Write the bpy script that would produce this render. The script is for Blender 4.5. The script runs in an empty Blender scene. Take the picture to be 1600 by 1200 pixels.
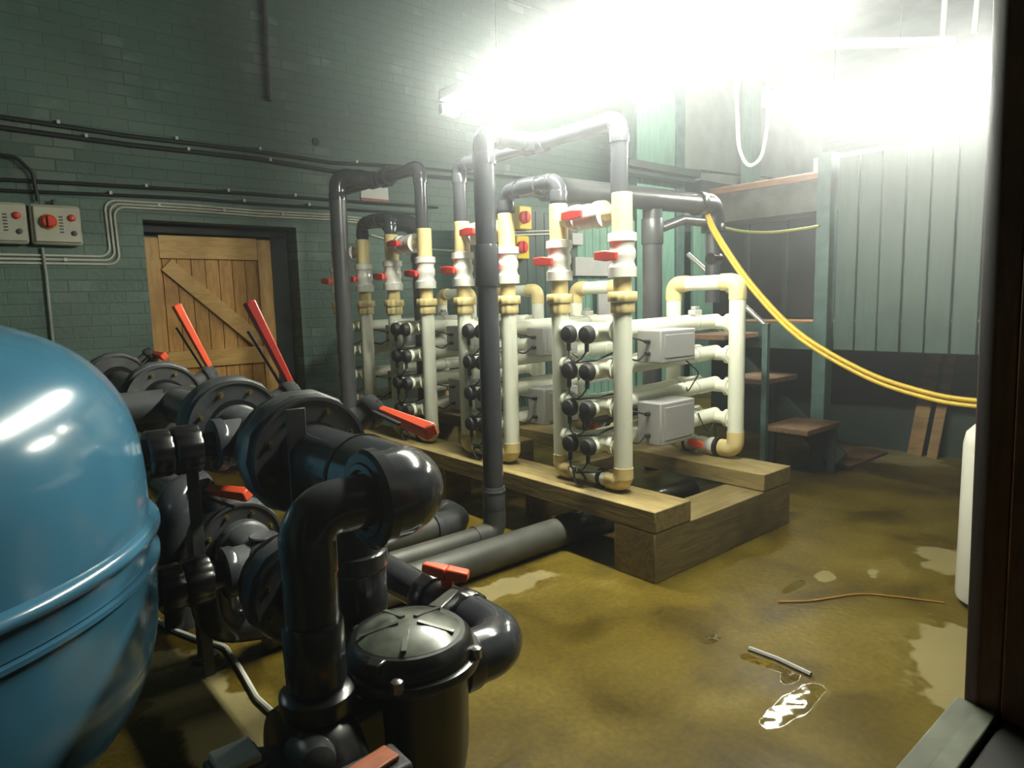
import bpy, bmesh, math, random
from mathutils import Vector, Matrix
random.seed(7)
PI = math.pi
C = bpy.context.scene.collection
SC = bpy.context.scene

# ------------------------------------------------------------------ materials
def new_mat(name):
    m = bpy.data.materials.new(name); m.use_nodes = True
    nt = m.node_tree; nt.nodes.clear()
    out = nt.nodes.new('ShaderNodeOutputMaterial')
    return m, nt, out

def mat(name, col, rough=.45, metal=0, noise=0.12, nscale=6, bump=0, spec=.5, coat=0, col2=None, trans=0, sub=0):
    m, nt, out = new_mat(name)
    b = nt.nodes.new('ShaderNodeBsdfPrincipled')
    nt.links.new(b.outputs[0], out.inputs[0])
    b.inputs['Roughness'].default_value = rough
    b.inputs['Metallic'].default_value = metal
    b.inputs['Specular IOR Level'].default_value = spec
    b.inputs['Coat Weight'].default_value = coat
    b.inputs['Coat Roughness'].default_value = .12
    b.inputs['Transmission Weight'].default_value = trans
    tc = nt.nodes.new('ShaderNodeTexCoord')
    n = nt.nodes.new('ShaderNodeTexNoise'); n.inputs['Scale'].default_value = nscale
    n.inputs['Detail'].default_value = 5
    nt.links.new(tc.outputs['Object'], n.inputs['Vector'])
    r = nt.nodes.new('ShaderNodeValToRGB')
    c2 = col2 if col2 else tuple(max(0, c*(1-noise*2)) for c in col)
    r.color_ramp.elements[0].position = .35; r.color_ramp.elements[0].color = (*c2, 1)
    r.color_ramp.elements[1].position = .65; r.color_ramp.elements[1].color = (*col, 1)
    nt.links.new(n.outputs['Fac'], r.inputs['Fac'])
    nt.links.new(r.outputs['Color'], b.inputs['Base Color'])
    if bump:
        n2 = nt.nodes.new('ShaderNodeTexNoise'); n2.inputs['Scale'].default_value = 60
        nt.links.new(tc.outputs['Object'], n2.inputs['Vector'])
        bp = nt.nodes.new('ShaderNodeBump'); bp.inputs['Strength'].default_value = bump
        bp.inputs['Distance'].default_value = .01
        nt.links.new(n2.outputs['Fac'], bp.inputs['Height']); nt.links.new(bp.outputs[0], b.inputs['Normal'])
    return m

def emis(name, col, s):
    m, nt, out = new_mat(name)
    e = nt.nodes.new('ShaderNodeEmission'); e.inputs[0].default_value = (*col, 1); e.inputs[1].default_value = s
    nt.links.new(e.outputs[0], out.inputs[0]); return m

def wood(name, c1, c2, c3, scale=(1, 1, 1), rough=.6, grain=14, axis='Z'):
    m, nt, out = new_mat(name)
    b = nt.nodes.new('ShaderNodeBsdfPrincipled'); nt.links.new(b.outputs[0], out.inputs[0])
    b.inputs['Roughness'].default_value = rough
    tc = nt.nodes.new('ShaderNodeTexCoord'); mp = nt.nodes.new('ShaderNodeMapping')
    mp.inputs['Scale'].default_value = scale
    nt.links.new(tc.outputs['Object'], mp.inputs['Vector'])
    n = nt.nodes.new('ShaderNodeTexNoise'); n.inputs['Scale'].default_value = grain
    n.inputs['Detail'].default_value = 6; n.inputs['Distortion'].default_value = .6
    nt.links.new(mp.outputs[0], n.inputs['Vector'])
    r = nt.nodes.new('ShaderNodeValToRGB'); e = r.color_ramp.elements
    e[0].position = .32; e[0].color = (*c2, 1); e[1].position = .6; e[1].color = (*c1, 1)
    nt.links.new(n.outputs['Fac'], r.inputs['Fac'])
    v = nt.nodes.new('ShaderNodeTexNoise'); v.inputs['Scale'].default_value = 2.4; v.inputs['Detail'].default_value = 4
    nt.links.new(tc.outputs['Object'], v.inputs['Vector'])
    r2 = nt.nodes.new('ShaderNodeValToRGB'); r2.color_ramp.elements[0].position = .5; r2.color_ramp.elements[1].position = .72
    nt.links.new(v.outputs['Fac'], r2.inputs['Fac'])
    mx = nt.nodes.new('ShaderNodeMix'); mx.data_type = 'RGBA'
    nt.links.new(r2.outputs['Color'], mx.inputs[0]); nt.links.new(r.outputs['Color'], mx.inputs[6]); mx.inputs[7].default_value = (*c3, 1)
    nt.links.new(mx.outputs[2], b.inputs['Base Color'])
    bp = nt.nodes.new('ShaderNodeBump'); bp.inputs['Strength'].default_value = .25; bp.inputs['Distance'].default_value = .01
    nt.links.new(n.outputs['Fac'], bp.inputs['Height']); nt.links.new(bp.outputs[0], b.inputs['Normal'])
    return m

def brick_mat(name, c1, c2, mortar, stain, patch):
    m, nt, out = new_mat(name)
    L = nt.links.new
    b = nt.nodes.new('ShaderNodeBsdfPrincipled'); L(b.outputs[0], out.inputs[0])
    b.inputs['Roughness'].default_value = .5
    tc = nt.nodes.new('ShaderNodeTexCoord'); sp = nt.nodes.new('ShaderNodeSeparateXYZ'); L(tc.outputs['Object'], sp.inputs[0])
    ad = nt.nodes.new('ShaderNodeMath'); ad.operation = 'ADD'; L(sp.outputs[0], ad.inputs[0]); L(sp.outputs[1], ad.inputs[1])
    cb = nt.nodes.new('ShaderNodeCombineXYZ'); L(ad.outputs[0], cb.inputs[0]); L(sp.outputs[2], cb.inputs[1])
    br = nt.nodes.new('ShaderNodeTexBrick'); L(cb.outputs[0], br.inputs['Vector'])
    br.inputs['Scale'].default_value = 1; br.inputs['Brick Width'].default_value = .3; br.inputs['Row Height'].default_value = .105
    br.inputs['Mortar Size'].default_value = .007; br.inputs['Mortar Smooth'].default_value = .6
    br.inputs['Color1'].default_value = (*c1, 1); br.inputs['Color2'].default_value = (*c2, 1); br.inputs['Mortar'].default_value = (*mortar, 1)
    def nz(scale, lo, hi, w=0, det=4):
        n = nt.nodes.new('ShaderNodeTexNoise'); n.noise_dimensions = '4D'; n.inputs['W'].default_value = w
        n.inputs['Scale'].default_value = scale; n.inputs['Detail'].default_value = det; L(tc.outputs['Object'], n.inputs['Vector'])
        r = nt.nodes.new('ShaderNodeMapRange'); r.inputs[1].default_value = lo; r.inputs[2].default_value = hi; L(n.outputs['Fac'], r.inputs[0]); return r
    def mix(f, a, col, k=1.0):
        x = nt.nodes.new('ShaderNodeMix'); x.data_type = 'RGBA'
        mu = nt.nodes.new('ShaderNodeMath'); mu.operation = 'MULTIPLY'; mu.inputs[1].default_value = k; L(f, mu.inputs[0]); L(mu.outputs[0], x.inputs[0])
        L(a, x.inputs[6]); x.inputs[7].default_value = (*col, 1); return x.outputs[2]
    col = mix(nz(.9, .45, .7).outputs[0], br.outputs['Color'], stain, .6)
    # paler spots, only on the faces of some blocks
    br2 = nt.nodes.new('ShaderNodeTexBrick'); L(cb.outputs[0], br2.inputs['Vector'])
    br2.inputs['Scale'].default_value = 1; br2.inputs['Brick Width'].default_value = .3; br2.inputs['Row Height'].default_value = .105
    br2.inputs['Mortar Size'].default_value = .009; br2.inputs['Bias'].default_value = -.1
    br2.inputs['Color1'].default_value = (0, 0, 0, 1); br2.inputs['Color2'].default_value = (1, 1, 1, 1); br2.inputs['Mortar'].default_value = (0, 0, 0, 1)
    w = nz(1.6, .56, .62, 3)
    mm = nt.nodes.new('ShaderNodeMath'); mm.operation = 'MULTIPLY'; L(w.outputs[0], mm.inputs[0]); L(br2.outputs['Color'], mm.inputs[1])
    col = mix(mm.outputs[0], col, patch, .4)
    s = nz(9, .62, .72, 8); col = mix(s.outputs[0], col, (.16, .17, .06), .45)
    L(col, b.inputs['Base Color'])
    bp = nt.nodes.new('ShaderNodeBump'); bp.inputs['Strength'].default_value = .35; bp.inputs['Distance'].default_value = .006; bp.invert = True
    L(br.outputs['Fac'], bp.inputs['Height'])
    n3 = nt.nodes.new('ShaderNodeTexNoise'); n3.inputs['Scale'].default_value = 25; L(tc.outputs['Object'], n3.inputs['Vector'])
    bp2 = nt.nodes.new('ShaderNodeBump'); bp2.inputs['Strength'].default_value = .3; bp2.inputs['Distance'].default_value = .01
    L(n3.outputs['Fac'], bp2.inputs['Height']); L(bp.outputs[0], bp2.inputs['Normal']); L(bp2.outputs[0], b.inputs['Normal'])
    return m

def floor_mat():
    m, nt, out = new_mat('wet_concrete'); L = nt.links.new
    b = nt.nodes.new('ShaderNodeBsdfPrincipled'); L(b.outputs[0], out.inputs[0])
    tc = nt.nodes.new('ShaderNodeTexCoord')
    def noise(scale, det=5, dist=0):
        n = nt.nodes.new('ShaderNodeTexNoise'); n.inputs['Scale'].default_value = scale; n.inputs['Detail'].default_value = det
        n.inputs['Distortion'].default_value = dist; L(tc.outputs['Object'], n.inputs['Vector']); return n
    def ramp(src, stops):
        r = nt.nodes.new('ShaderNodeValToRGB'); e = r.color_ramp.elements
        while len(e) < len(stops): e.new(.5)
        for k, (p, c) in enumerate(stops): e[k].position = p; e[k].color = (*c, 1)
        L(src, r.inputs['Fac']); return r
    def mix(f, a, c, cl=None):
        x = nt.nodes.new('ShaderNodeMix'); x.data_type = 'RGBA'; L(f, x.inputs[0]); L(a, x.inputs[6])
        if cl is not None: L(cl, x.inputs[7])
        else: x.inputs[7].default_value = (*c, 1)
        return x.outputs[2]
    def math_(op, a, bb):
        n = nt.nodes.new('ShaderNodeMath'); n.operation = op
        for i, v in enumerate((a, bb)):
            if isinstance(v, (int, float)): n.inputs[i].default_value = v
            else: L(v, n.inputs[i])
        return n.outputs[0]
    edge = noise(6.5, 9)
    def blob(cx, cy, rx, ry, rot=0, amp=.9, soft=.08):
        mp = nt.nodes.new('ShaderNodeMapping'); mp.vector_type = 'TEXTURE'
        mp.inputs['Location'].default_value = (cx, cy, 0); mp.inputs['Rotation'].default_value = (0, 0, rot)
        mp.inputs['Scale'].default_value = (rx, ry, 1); L(tc.outputs['Object'], mp.inputs['Vector'])
        ln = nt.nodes.new('ShaderNodeVectorMath'); ln.operation = 'LENGTH'; L(mp.outputs[0], ln.inputs[0])
        d = math_('ADD', ln.outputs['Value'], math_('MULTIPLY', math_('SUBTRACT', edge.outputs['Fac'], .5), amp*2))
        r = nt.nodes.new('ShaderNodeMapRange'); r.inputs[1].default_value = 1+soft; r.inputs[2].default_value = 1-soft; L(d, r.inputs[0])
        return r.outputs[0]
    base = ramp(noise(2.1, 9, .6).outputs['Fac'], [(.32, (.055, .037, .004)), (.48, (.108, .077, .010)), (.62, (.14, .102, .015)), (.75, (.19, .145, .04))])
    fine = ramp(noise(38, 4).outputs['Fac'], [(.35, (.6, .6, .6)), (.7, (1.15, 1.15, 1.15))])
    mu = nt.nodes.new('ShaderNodeMix'); mu.data_type = 'RGBA'; mu.blend_type = 'MULTIPLY'; mu.inputs[0].default_value = .7
    L(base.outputs[0], mu.inputs[6]); L(fine.outputs[0], mu.inputs[7])
    col = mu.outputs[2]
    dry = None
    for a in [(4.5, 1.22, .26, .22, .3), (3.22, .86, .42, .17, .3), (2.1, 2.84, .55, .10, -.1), (3.72, 1.68, .09, .05, .4, 1.6), (3.95, 1.5, .07, .04, .2, 1.6),
              (.66, 2.75, .16, .75, .1), (7.0, 2.6, .3, .5, 0)]:
        v = blob(*a); dry = v if dry is None else math_('MAXIMUM', dry, v)
    col = mix(dry, col, (.24, .20, .09))
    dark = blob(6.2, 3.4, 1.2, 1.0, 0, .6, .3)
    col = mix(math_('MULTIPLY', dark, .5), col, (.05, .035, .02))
    L(col, b.inputs['Base Color'])
    pud = None
    for a in [(2.40, 1.19, .22, .055, 0, .5, .05), (2.60, 1.3, .08, .035, .2, .6, .05), (2.62, 1.42, .05, .12, .2, .6, .05), (2.62, 1.70, .06, .03, 0, .5, .05), (3.45, 1.72, .12, .03, 0, .6, .05)]:
        v = blob(*a); pud = v if pud is None else math_('MAXIMUM', pud, v)
    wetn = ramp(noise(2.2, 5).outputs['Fac'], [(.35, (.34,)*3), (.65, (.52,)*3)])
    ro = mix(dry, wetn.outputs[0], (.8, .8, .8))
    ro = mix(pud, ro, (.03, .03, .03))
    L(ro, b.inputs['Roughness'])
    sl = nt.nodes.new('ShaderNodeMapRange'); sl.inputs[3].default_value = .10; sl.inputs[4].default_value = .7; L(pud, sl.inputs[0]); L(sl.outputs[0], b.inputs['Specular IOR Level'])
    n2 = noise(30, 5.6); bp = nt.nodes.new('ShaderNodeBump'); bp.inputs['Distance'].default_value = .006
    L(math_('MULTIPLY', math_('SUBTRACT', 1, pud), .45), bp.inputs['Strength']); L(n2.outputs['Fac'], bp.inputs['Height'])
    rip = noise(9, 1); bp2 = nt.nodes.new('ShaderNodeBump'); bp2.inputs['Distance'].default_value = .012; bp2.inputs['Strength'].default_value = .22
    L(rip.outputs['Fac'], bp2.inputs['Height']); L(bp.outputs[0], bp2.inputs['Normal'])
    L(bp2.outputs[0], b.inputs['Normal'])
    return m

M = {}
M['white'] = mat('white_pvc', (.84, .86, .73), .38, noise=.05, nscale=3)
M['cream'] = mat('cream_abs', (.78, .64, .30), .42, noise=.08, nscale=5)
M['valve'] = mat('clear_white_plastic', (.72, .73, .68), .22, noise=.06, nscale=8, coat=.4)
M['red'] = mat('red_plastic', (.78, .045, .025), .35, noise=.08)
M['darkred'] = mat('deep_red_plastic', (.42, .025, .015), .4, noise=.1)
M['orange'] = mat('orange_red_plastic', (.85, .10, .035), .38, noise=.08)
M['grey'] = mat('dark_grey_pvc', (.042, .045, .052), .16, noise=.10, nscale=4, coat=0, spec=.45)
M['dusty'] = mat('dusty_grey_pvc', (.085, .085, .07), .45, noise=.2, nscale=5, col2=(.045, .048, .042))
M['greylt'] = mat('mid_grey_pvc', (.065, .068, .072), .33, noise=.12)
M['black'] = mat('black_plastic', (.012, .012, .013), .28, noise=.2, coat=.3)
M['rubber'] = mat('black_rubber', (.02, .02, .02), .6, noise=.2)
M['castiron'] = mat('grey_coated_metal', (.085, .09, .095), .42, noise=.25, nscale=9)
M['brass'] = mat('tarnished_brass', (.22, .18, .07), .5, metal=.5, noise=.3, nscale=20)
M['steel'] = mat('dull_steel', (.3, .3, .29), .35, metal=.8, noise=.2)
M['bar'] = mat('dark_painted_steel', (.05, .055, .055), .5, noise=.2)
M['tank'] = mat('blue_gelcoat', (.05, .165, .26), .2, noise=.10, nscale=2, coat=.5, col2=(.04, .135, .22))
M['box'] = mat('grey_enclosure_plastic', (.42, .42, .42), .5, noise=.05)
M['switch'] = mat('pale_switch_plastic', (.52, .52, .42), .4, noise=.06)
M['yellow'] = mat('yellow_plastic', (.75, .56, .03), .4, noise=.06)
M['hose'] = mat('yellow_hose', (.62, .42, .02), .35, noise=.08, nscale=10)
M['ylcable'] = mat('yellow_green_cable', (.33, .36, .05), .5)
M['rustwire'] = mat('brown_wire', (.45, .22, .03), .5)
M['wcable'] = mat('white_cable', (.62, .62, .55), .45, noise=.08)
M['gcable'] = mat('grey_cable', (.33, .35, .33), .5)
M['bcable'] = mat('black_cable', (.02, .025, .025), .55)
M['blue'] = mat('blue_plastic', (.01, .1, .6), .4)
M['wall'] = brick_mat('green_painted_brick', (.070, .134, .108), (.078, .148, .118), (.052, .106, .084), (.085, .115, .10), (.28, .31, .29))
M['palewall'] = mat('pale_green_panel', (.42, .48, .45), .8, noise=.08, nscale=3)
M['ceil'] = mat('ceiling_grey', (.14, .15, .145), .8, noise=.2, nscale=2)
M['floor'] = floor_mat()
M['pine'] = wood('pine_boards', (.62, .34, .09), (.48, .23, .05), (.36, .16, .035), (5, 5, .7), .5, 7)
M['pine2'] = wood('pine_rails', (.68, .43, .14), (.56, .31, .08), (.45, .23, .06), (1, 5, 5), .5, 6)
M['pine3'] = wood('pine_stiles', (.60, .36, .11), (.48, .26, .065), (.42, .21, .05), (5, 5, .8), .5, 6)
M['timberY'] = wood('rough_timber_long', (.31, .235, .09), (.19, .14, .05), (.10, .075, .03), (6, .8, 6), .75, 5)
M['timberX'] = wood('rough_timber_cross', (.25, .19, .075), (.16, .115, .042), (.085, .06, .025), (.8, 6, 6), .75, 5)
M['brownwood'] = wood('brown_boards', (.26, .16, .06), (.16, .09, .035), (.10, .055, .022), (.8, .8, 4), .65, 6)
M['redwood'] = wood('reddish_wood', (.36, .09, .025), (.22, .05, .015), (.2, .05, .02), (2, 10, 10), .5, 6)
M['frame'] = wood('dark_brown_frame', (.26, .105, .055), (.17, .065, .035), (.12, .045, .025), (6, 6, .8), .5, 8)
M['ledge'] = mat('dusty_sill', (.15, .17, .12), .7, noise=.2, nscale=12)
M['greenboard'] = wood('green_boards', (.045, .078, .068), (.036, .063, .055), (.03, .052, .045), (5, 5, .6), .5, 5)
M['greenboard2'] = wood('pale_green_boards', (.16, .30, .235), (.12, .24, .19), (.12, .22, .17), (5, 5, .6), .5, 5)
M['greenpost'] = mat('blue_green_paint', (.07, .13, .12), .5, noise=.2, nscale=8)
M['liner'] = mat('black_liner', (.022, .026, .025), .5, noise=.3, nscale=3)
M['darkgreen'] = mat('dark_green_paint', (.018, .034, .026), .6, noise=.25, nscale=3)
M['railwood'] = wood('orange_brown_edge', (.36, .17, .07), (.22, .12, .06), (.14, .1, .06), (6, .8, 6), .6, 5)
M['greyboard'] = mat('weathered_grey_board', (.15, .15, .13), .6, noise=.2, nscale=5)
M['tread'] = wood('worn_step_board', (.20, .115, .06), (.12, .065, .035), (.07, .04, .025), (.8, 5, 5), .7, 7)
M['whitepaint'] = mat('white_enamel', (.82, .82, .74), .25, noise=.03)
M['alu'] = mat('bare_metal_rail', (.5, .5, .46), .35, metal=.6)
M['sign'] = mat('white_sign_card', (.75, .74, .7), .5, noise=.04)
M['signred'] = mat('dull_red_stripe', (.4, .12, .1), .5)
M['grime'] = mat('dusty_clear_lid', (.12, .135, .105), .34, noise=.4, nscale=14, coat=.7, col2=(.03, .035, .03))
M['lamp'] = emis('lamp_tube_glow', (1.0, 1.0, .84), 290)
M['lampw'] = mat('lamp_white_enamel', (.8, .8, .8), .4, noise=.02)

# ------------------------------------------------------------------ geometry
class G:
    def __init__(s): s.bm = bmesh.new()
    def ring(s, c, u, v, r, n, ph=0, sx=1):
        return [s.bm.verts.new(c + u*math.cos(2*PI*k/n+ph)*r*sx + v*math.sin(2*PI*k/n+ph)*r) for k in range(n)]
    def skin(s, a, b):
        n = len(a)
        for k in range(n): s.bm.faces.new((a[k], a[(k+1) % n], b[(k+1) % n], b[k]))
    def tube(s, pts, r, bend=0, n=16, seg=7, cap=True):
        P = [Vector(p) for p in pts]; Q = [P[0]]
        for i in range(1, len(P)-1):
            a, b, c = P[i-1], P[i], P[i+1]; d1 = (a-b); d2 = (c-b)
            if bend > 0:
                ang = d1.angle(d2); l = min(bend/max(math.tan(ang/2), 1e-3), d1.length*.49, d2.length*.49)
                s0 = b + d1.normalized()*l; s1 = b + d2.normalized()*l
                for k in range(seg+1):
                    t = k/seg; Q.append(s0*(1-t)**2 + b*2*t*(1-t) + s1*t*t) if ang < .1 or ang > 3 else Q.append(s._arc(s0, b, s1, t))
            else: Q.append(b)
        Q.append(P[-1])
        Q2 = [Q[0]]
        for q in Q[1:]:
            if (q-Q2[-1]).length > 1e-5: Q2.append(q)
        Q = Q2; rs = r if isinstance(r, (list, tuple)) else None
        T = [(Q[min(i+1, len(Q)-1)]-Q[max(i-1, 0)]).normalized() for i in range(len(Q))]
        up = Vector((0, 0, 1)) if abs(T[0].z) < .9 else Vector((1, 0, 0))
        u = T[0].cross(up).normalized(); prev = None; first = None
        for i, q in enumerate(Q):
            if i: u = (u - T[i]*u.dot(T[i])).normalized()
            v = T[i].cross(u)
            R = s.ring(q, u, v, rs[i] if rs else r, n)
            if prev: s.skin(prev, R)
            else: first = R
            prev = R
        if cap:
            s.bm.faces.new(first[::-1]); s.bm.faces.new(prev)
        return s
    def _arc(s, s0, b, s1, t):
        m = (s0+s1)/2; d = b-m
        if d.length < 1e-6: return s0.lerp(s1, t)
        h = (s0-b).length; half = (s1-s0).length/2
        # circle tangent at s0 and s1
        ang2 = math.asin(min(1, half/h)); R = h*math.tan(ang2); cen = b - d.normalized()*(h/ math.cos(ang2))
        a0 = (s0-cen).normalized(); a1 = (s1-cen).normalized(); w = a0.angle(a1)
        if w < 1e-4: return s0.lerp(s1, t)
        return cen + (a0*math.sin((1-t)*w) + a1*math.sin(t*w))/math.sin(w)*(s0-cen).length
    def lathe(s, prof, o=(0, 0, 0), ax=(0, 0, 1), n=28, rib=0, ribn=0):
        o = Vector(o); ax = Vector(ax).normalized()
        up = Vector((0, 0, 1)) if abs(ax.z) < .9 else Vector((1, 0, 0))
        u = ax.cross(up).normalized(); v = ax.cross(u); prev = None
        for (r, h) in prof:
            c = o + ax*h
            if r < 1e-6: cur = s.bm.verts.new(c)
            else:
                cur = []
                for k in range(n):
                    a = 2*PI*k/n; rr = r*(1 + (rib if ribn and (k*ribn*2//n) % 2 else 0))
                    cur.append(s.bm.verts.new(c + u*math.cos(a)*rr + v*math.sin(a)*rr))
            if prev is not None:
                if isinstance(prev, list) and isinstance(cur, list): s.skin(prev, cur)
                elif isinstance(prev, list):
                    for k in range(n): s.bm.faces.new((prev[k], prev[(k+1) % n], cur))
                elif isinstance(cur, list):
                    for k in range(n): s.bm.faces.new((prev, cur[(k+1) % n], cur[k]))
            else: first = cur
            prev = cur
        if isinstance(first, list): s.bm.faces.new(first[::-1])
        if isinstance(prev, list): s.bm.faces.new(prev)
        return s
    def cyl(s, p0, p1, r, n=20, ch=0):
        p0 = Vector(p0); p1 = Vector(p1); L = (p1-p0).length
        pr = [(r, 0), (r, L)] if not ch else [(r-ch, 0), (r, ch), (r, L-ch), (r-ch, L)]
        return s.lathe(pr, p0, p1-p0, n)
    def nut(s, p0, p1, r, n=48, ribs=12, k=.07):
        p0 = Vector(p0); p1 = Vector(p1); L = (p1-p0).length
        return s.lathe([(r*.95, 0), (r, L*.1), (r, L*.9), (r*.95, L)], p0, p1-p0, n, rib=k, ribn=ribs)
    def box(s, x0, x1, y0, y1, z0, z1, rot=None, piv=None):
        r = bmesh.ops.create_cube(s.bm, size=1)
        c = Vector(((x0+x1)/2, (y0+y1)/2, (z0+z1)/2))
        mt = Matrix.Translation(c) @ Matrix.Diagonal((abs(x1-x0), abs(y1-y0), abs(z1-z0), 1))
        if rot is not None:
            pv = Vector(piv) if piv is not None else c
            mt = Matrix.Translation(pv) @ rot.to_4x4() @ Matrix.Translation(-pv) @ mt
        bmesh.ops.transform(s.bm, matrix=mt, verts=r['verts']); return s
    def bar(s, p0, p1, w, h, up=(0, 0, 1), w1=None, h1=None):
        p0 = Vector(p0); p1 = Vector(p1); d = (p1-p0).normalized(); up = Vector(up)
        a = d.cross(up).normalized(); b = a.cross(d).normalized(); w1 = w1 or w; h1 = h1 or h
        A = [s.bm.verts.new(p0 + a*w/2*i + b*h/2*j) for i, j in ((-1, -1), (1, -1), (1, 1), (-1, 1))]
        B = [s.bm.verts.new(p1 + a*w1/2*i + b*h1/2*j) for i, j in ((-1, -1), (1, -1), (1, 1), (-1, 1))]
        s.skin(A, B); s.bm.faces.new(A[::-1]); s.bm.faces.new(B); return s
    def elbow(s, a, c, b, r, bend, sock=.16, sl=.06, n=24, k=1.13):
        a, b, c = Vector(a), Vector(b), Vector(c)
        s.tube([a, c, b], r*1.06, bend, n, 9)
        for p in (a, b):
            d = (c-p).normalized(); s.lathe([(r*k, 0), (r*k, sl), (r*1.06, sl*1.15)], p, d, n)
        return s
    def build(s, name, m, parent=None, bevel=0, angle=38, flat=False):
        bmesh.ops.remove_doubles(s.bm, verts=s.bm.verts, dist=1e-6)
        bmesh.ops.recalc_face_normals(s.bm, faces=s.bm.faces)
        me = bpy.data.meshes.new(name)
        if parent is not None:
            bmesh.ops.translate(s.bm, verts=s.bm.verts, vec=-ORG[parent.name])
        s.bm.to_mesh(me); s.bm.free()
        me.materials.append(M[m] if isinstance(m, str) else m)
        if not flat:
            me.polygons.foreach_set('use_smooth', [True]*len(me.polygons)); me.set_sharp_from_angle(angle=math.radians(angle))
        o = bpy.data.objects.new(name, me); C.objects.link(o)
        if parent is not None:
            o.parent = parent; ORG[o.name] = ORG[parent.name]
        else: ORG[o.name] = Vector((0, 0, 0))
        if bevel:
            md = o.modifiers.new('bevel', 'BEVEL'); md.width = bevel; md.segments = 2; md.limit_method = 'ANGLE'; md.angle_limit = math.radians(40)
            md.harden_normals = False
        return o
ORG = {}
def thing(name, loc, label, cat, group=None):
    o = bpy.data.objects.new(name, None); o.empty_display_size = .1; C.objects.link(o)
    o.location = loc; ORG[o.name] = Vector(loc); o['label'] = label; o['category'] = cat
    if group: o['group'] = group
    return o
def tag(o, label, cat, group=None, kind=None):
    o['label'] = label; o['category'] = cat
    if group: o['group'] = group
    if kind: o['kind'] = kind
    return o
def struct(o, label=None, cat=None):
    o['kind'] = 'structure'
    if label: o['label'] = label
    if cat: o['category'] = cat
    return o
def V(*a): return Vector(a)

# ------------------------------------------------------------------ camera
F = 1049.0662514827175
Rw = ((0.76233118, 0.09757839, -0.63978873), (-0.64670439, 0.0766786, -0.75887668), (-0.02499186, 0.99226955, 0.12155886))
cam = bpy.data.cameras.new('camera'); co = bpy.data.objects.new('camera', cam); C.objects.link(co)
cam.sensor_fit = 'HORIZONTAL'; cam.sensor_width = 36; cam.lens = F/1600*36; cam.clip_start = .02; cam.clip_end = 80
m3 = Matrix(Rw)
co.matrix_world = Matrix.Translation((0, 0, 1.6)) @ m3.to_4x4()
SC.camera = co

# ------------------------------------------------------------------ the setting
YW = 7.2
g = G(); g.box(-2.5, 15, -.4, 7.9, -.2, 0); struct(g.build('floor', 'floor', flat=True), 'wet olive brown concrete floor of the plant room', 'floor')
g = G(); g.box(-2.5, 15, -.4, 7.9, 5.6, 5.75); struct(g.build('ceiling', 'ceil', flat=True), 'dark grey ceiling high above the pipes', 'ceiling')
g = G()
g.box(-2.5, 1.55, YW, 7.9, 0, 5.6); g.box(3.05, 15, YW, 7.9, 0, 5.6); g.box(1.55, 3.05, YW, 7.9, 2.46, 5.6); g.box(1.55, 3.05, 7.62, 7.9, 0, 2.46)
struct(g.build('wall_back', 'wall', flat=True), 'green painted brick wall with the wooden door', 'wall')
g = G(); g.box(8.97, 15, 7.12, YW, 2.9, 5.6); struct(g.build('trim_1', 'palewall', flat=True), 'pale upper part of the back wall right of the tall column', 'wall')  # paler panel laid over the upper back wall
g = G(); g.box(-2.7, -2.5, -.4, 7.9, 0, 5.6); struct(g.build('wall_left', 'wall', flat=True), 'green brick wall beyond the blue tank', 'wall')
g = G(); g.box(15, 15.2, -.4, 7.9, 0, 5.6); struct(g.build('wall_right', 'wall', flat=True), 'far end wall beyond the boarded platform', 'wall')
g = G()   # wall the photographer looks through: a window opening from x -0.6 to 1.6
g.box(-2.5, -.6, .2, .418, 0, 5.6); g.box(1.74, 15, .2, .418, 0, 5.6); g.box(-.6, 1.74, .2, .418, 0, .62); g.box(-.6, 1.74, .2, .418, 2.75, 5.6)
struct(g.build('wall_front', 'darkgreen', flat=True), 'wall around the window the room is seen through', 'wall')

# window: dark brown frame, dusty sill and dirty pane
wr = bpy.data.objects.new('window_1', None); C.objects.link(wr); wr.location = (.5, .384, .62); ORG['window_1'] = V(.5, .384, .62)
struct(wr, 'dark brown framed window with a hazy pane in front of the room', 'window')
g = G(); g.bar((1.686, .383, .62), (1.565, .383, 2.75), .16, .066, up=(0, 1, 0)); g.build('window_jamb', 'frame', wr, bevel=.004)
g = G(); g.box(-.62, -.5, .35, .416, .62, 2.75); g.build('window_jamb', 'frame', wr, bevel=.004)
g = G(); g.box(-.5, 1.6, .35, .416, 2.62, 2.75); g.build('window_head', 'frame', wr, bevel=.004)
g = G(); g.box(-.5, 1.6, .352, .43, .62, .728); g.build('window_sill', 'ledge', wr, bevel=.004)
g = G(); g.bar((1.735, .30, .5), (1.60, .30, 2.8), .25, .10, up=(0, 1, 0)); g.build('frame_rebate', 'frame', wr, bevel=.004)
g = G(); g.box(-.6, 1.62, .27, .345, .60, .715); g.build('frame_rebate', 'rubber', wr, bevel=.004)  # lower frame wood coloured black to stand in for its shade
# the pane: clear glass whose dirt scatters light forward, which makes the veil round the lamps
pm, nt, out = new_mat('dirty_window_glass')
tr = nt.nodes.new('ShaderNodeBsdfTransparent'); vs = nt.nodes.new('ShaderNodeVolumeScatter')
nt.links.new(tr.outputs[0], out.inputs['Surface']); nt.links.new(vs.outputs[0], out.inputs['Volume'])
vs.inputs['Density'].default_value = 9; vs.inputs['Anisotropy'].default_value = .93; vs.inputs['Color'].default_value = (.88, .92, 1, 1)
g = G(); g.box(-.5, 1.6, .386, .392, .728, 2.62); g.build('pane', pm, wr, flat=True)

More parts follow.
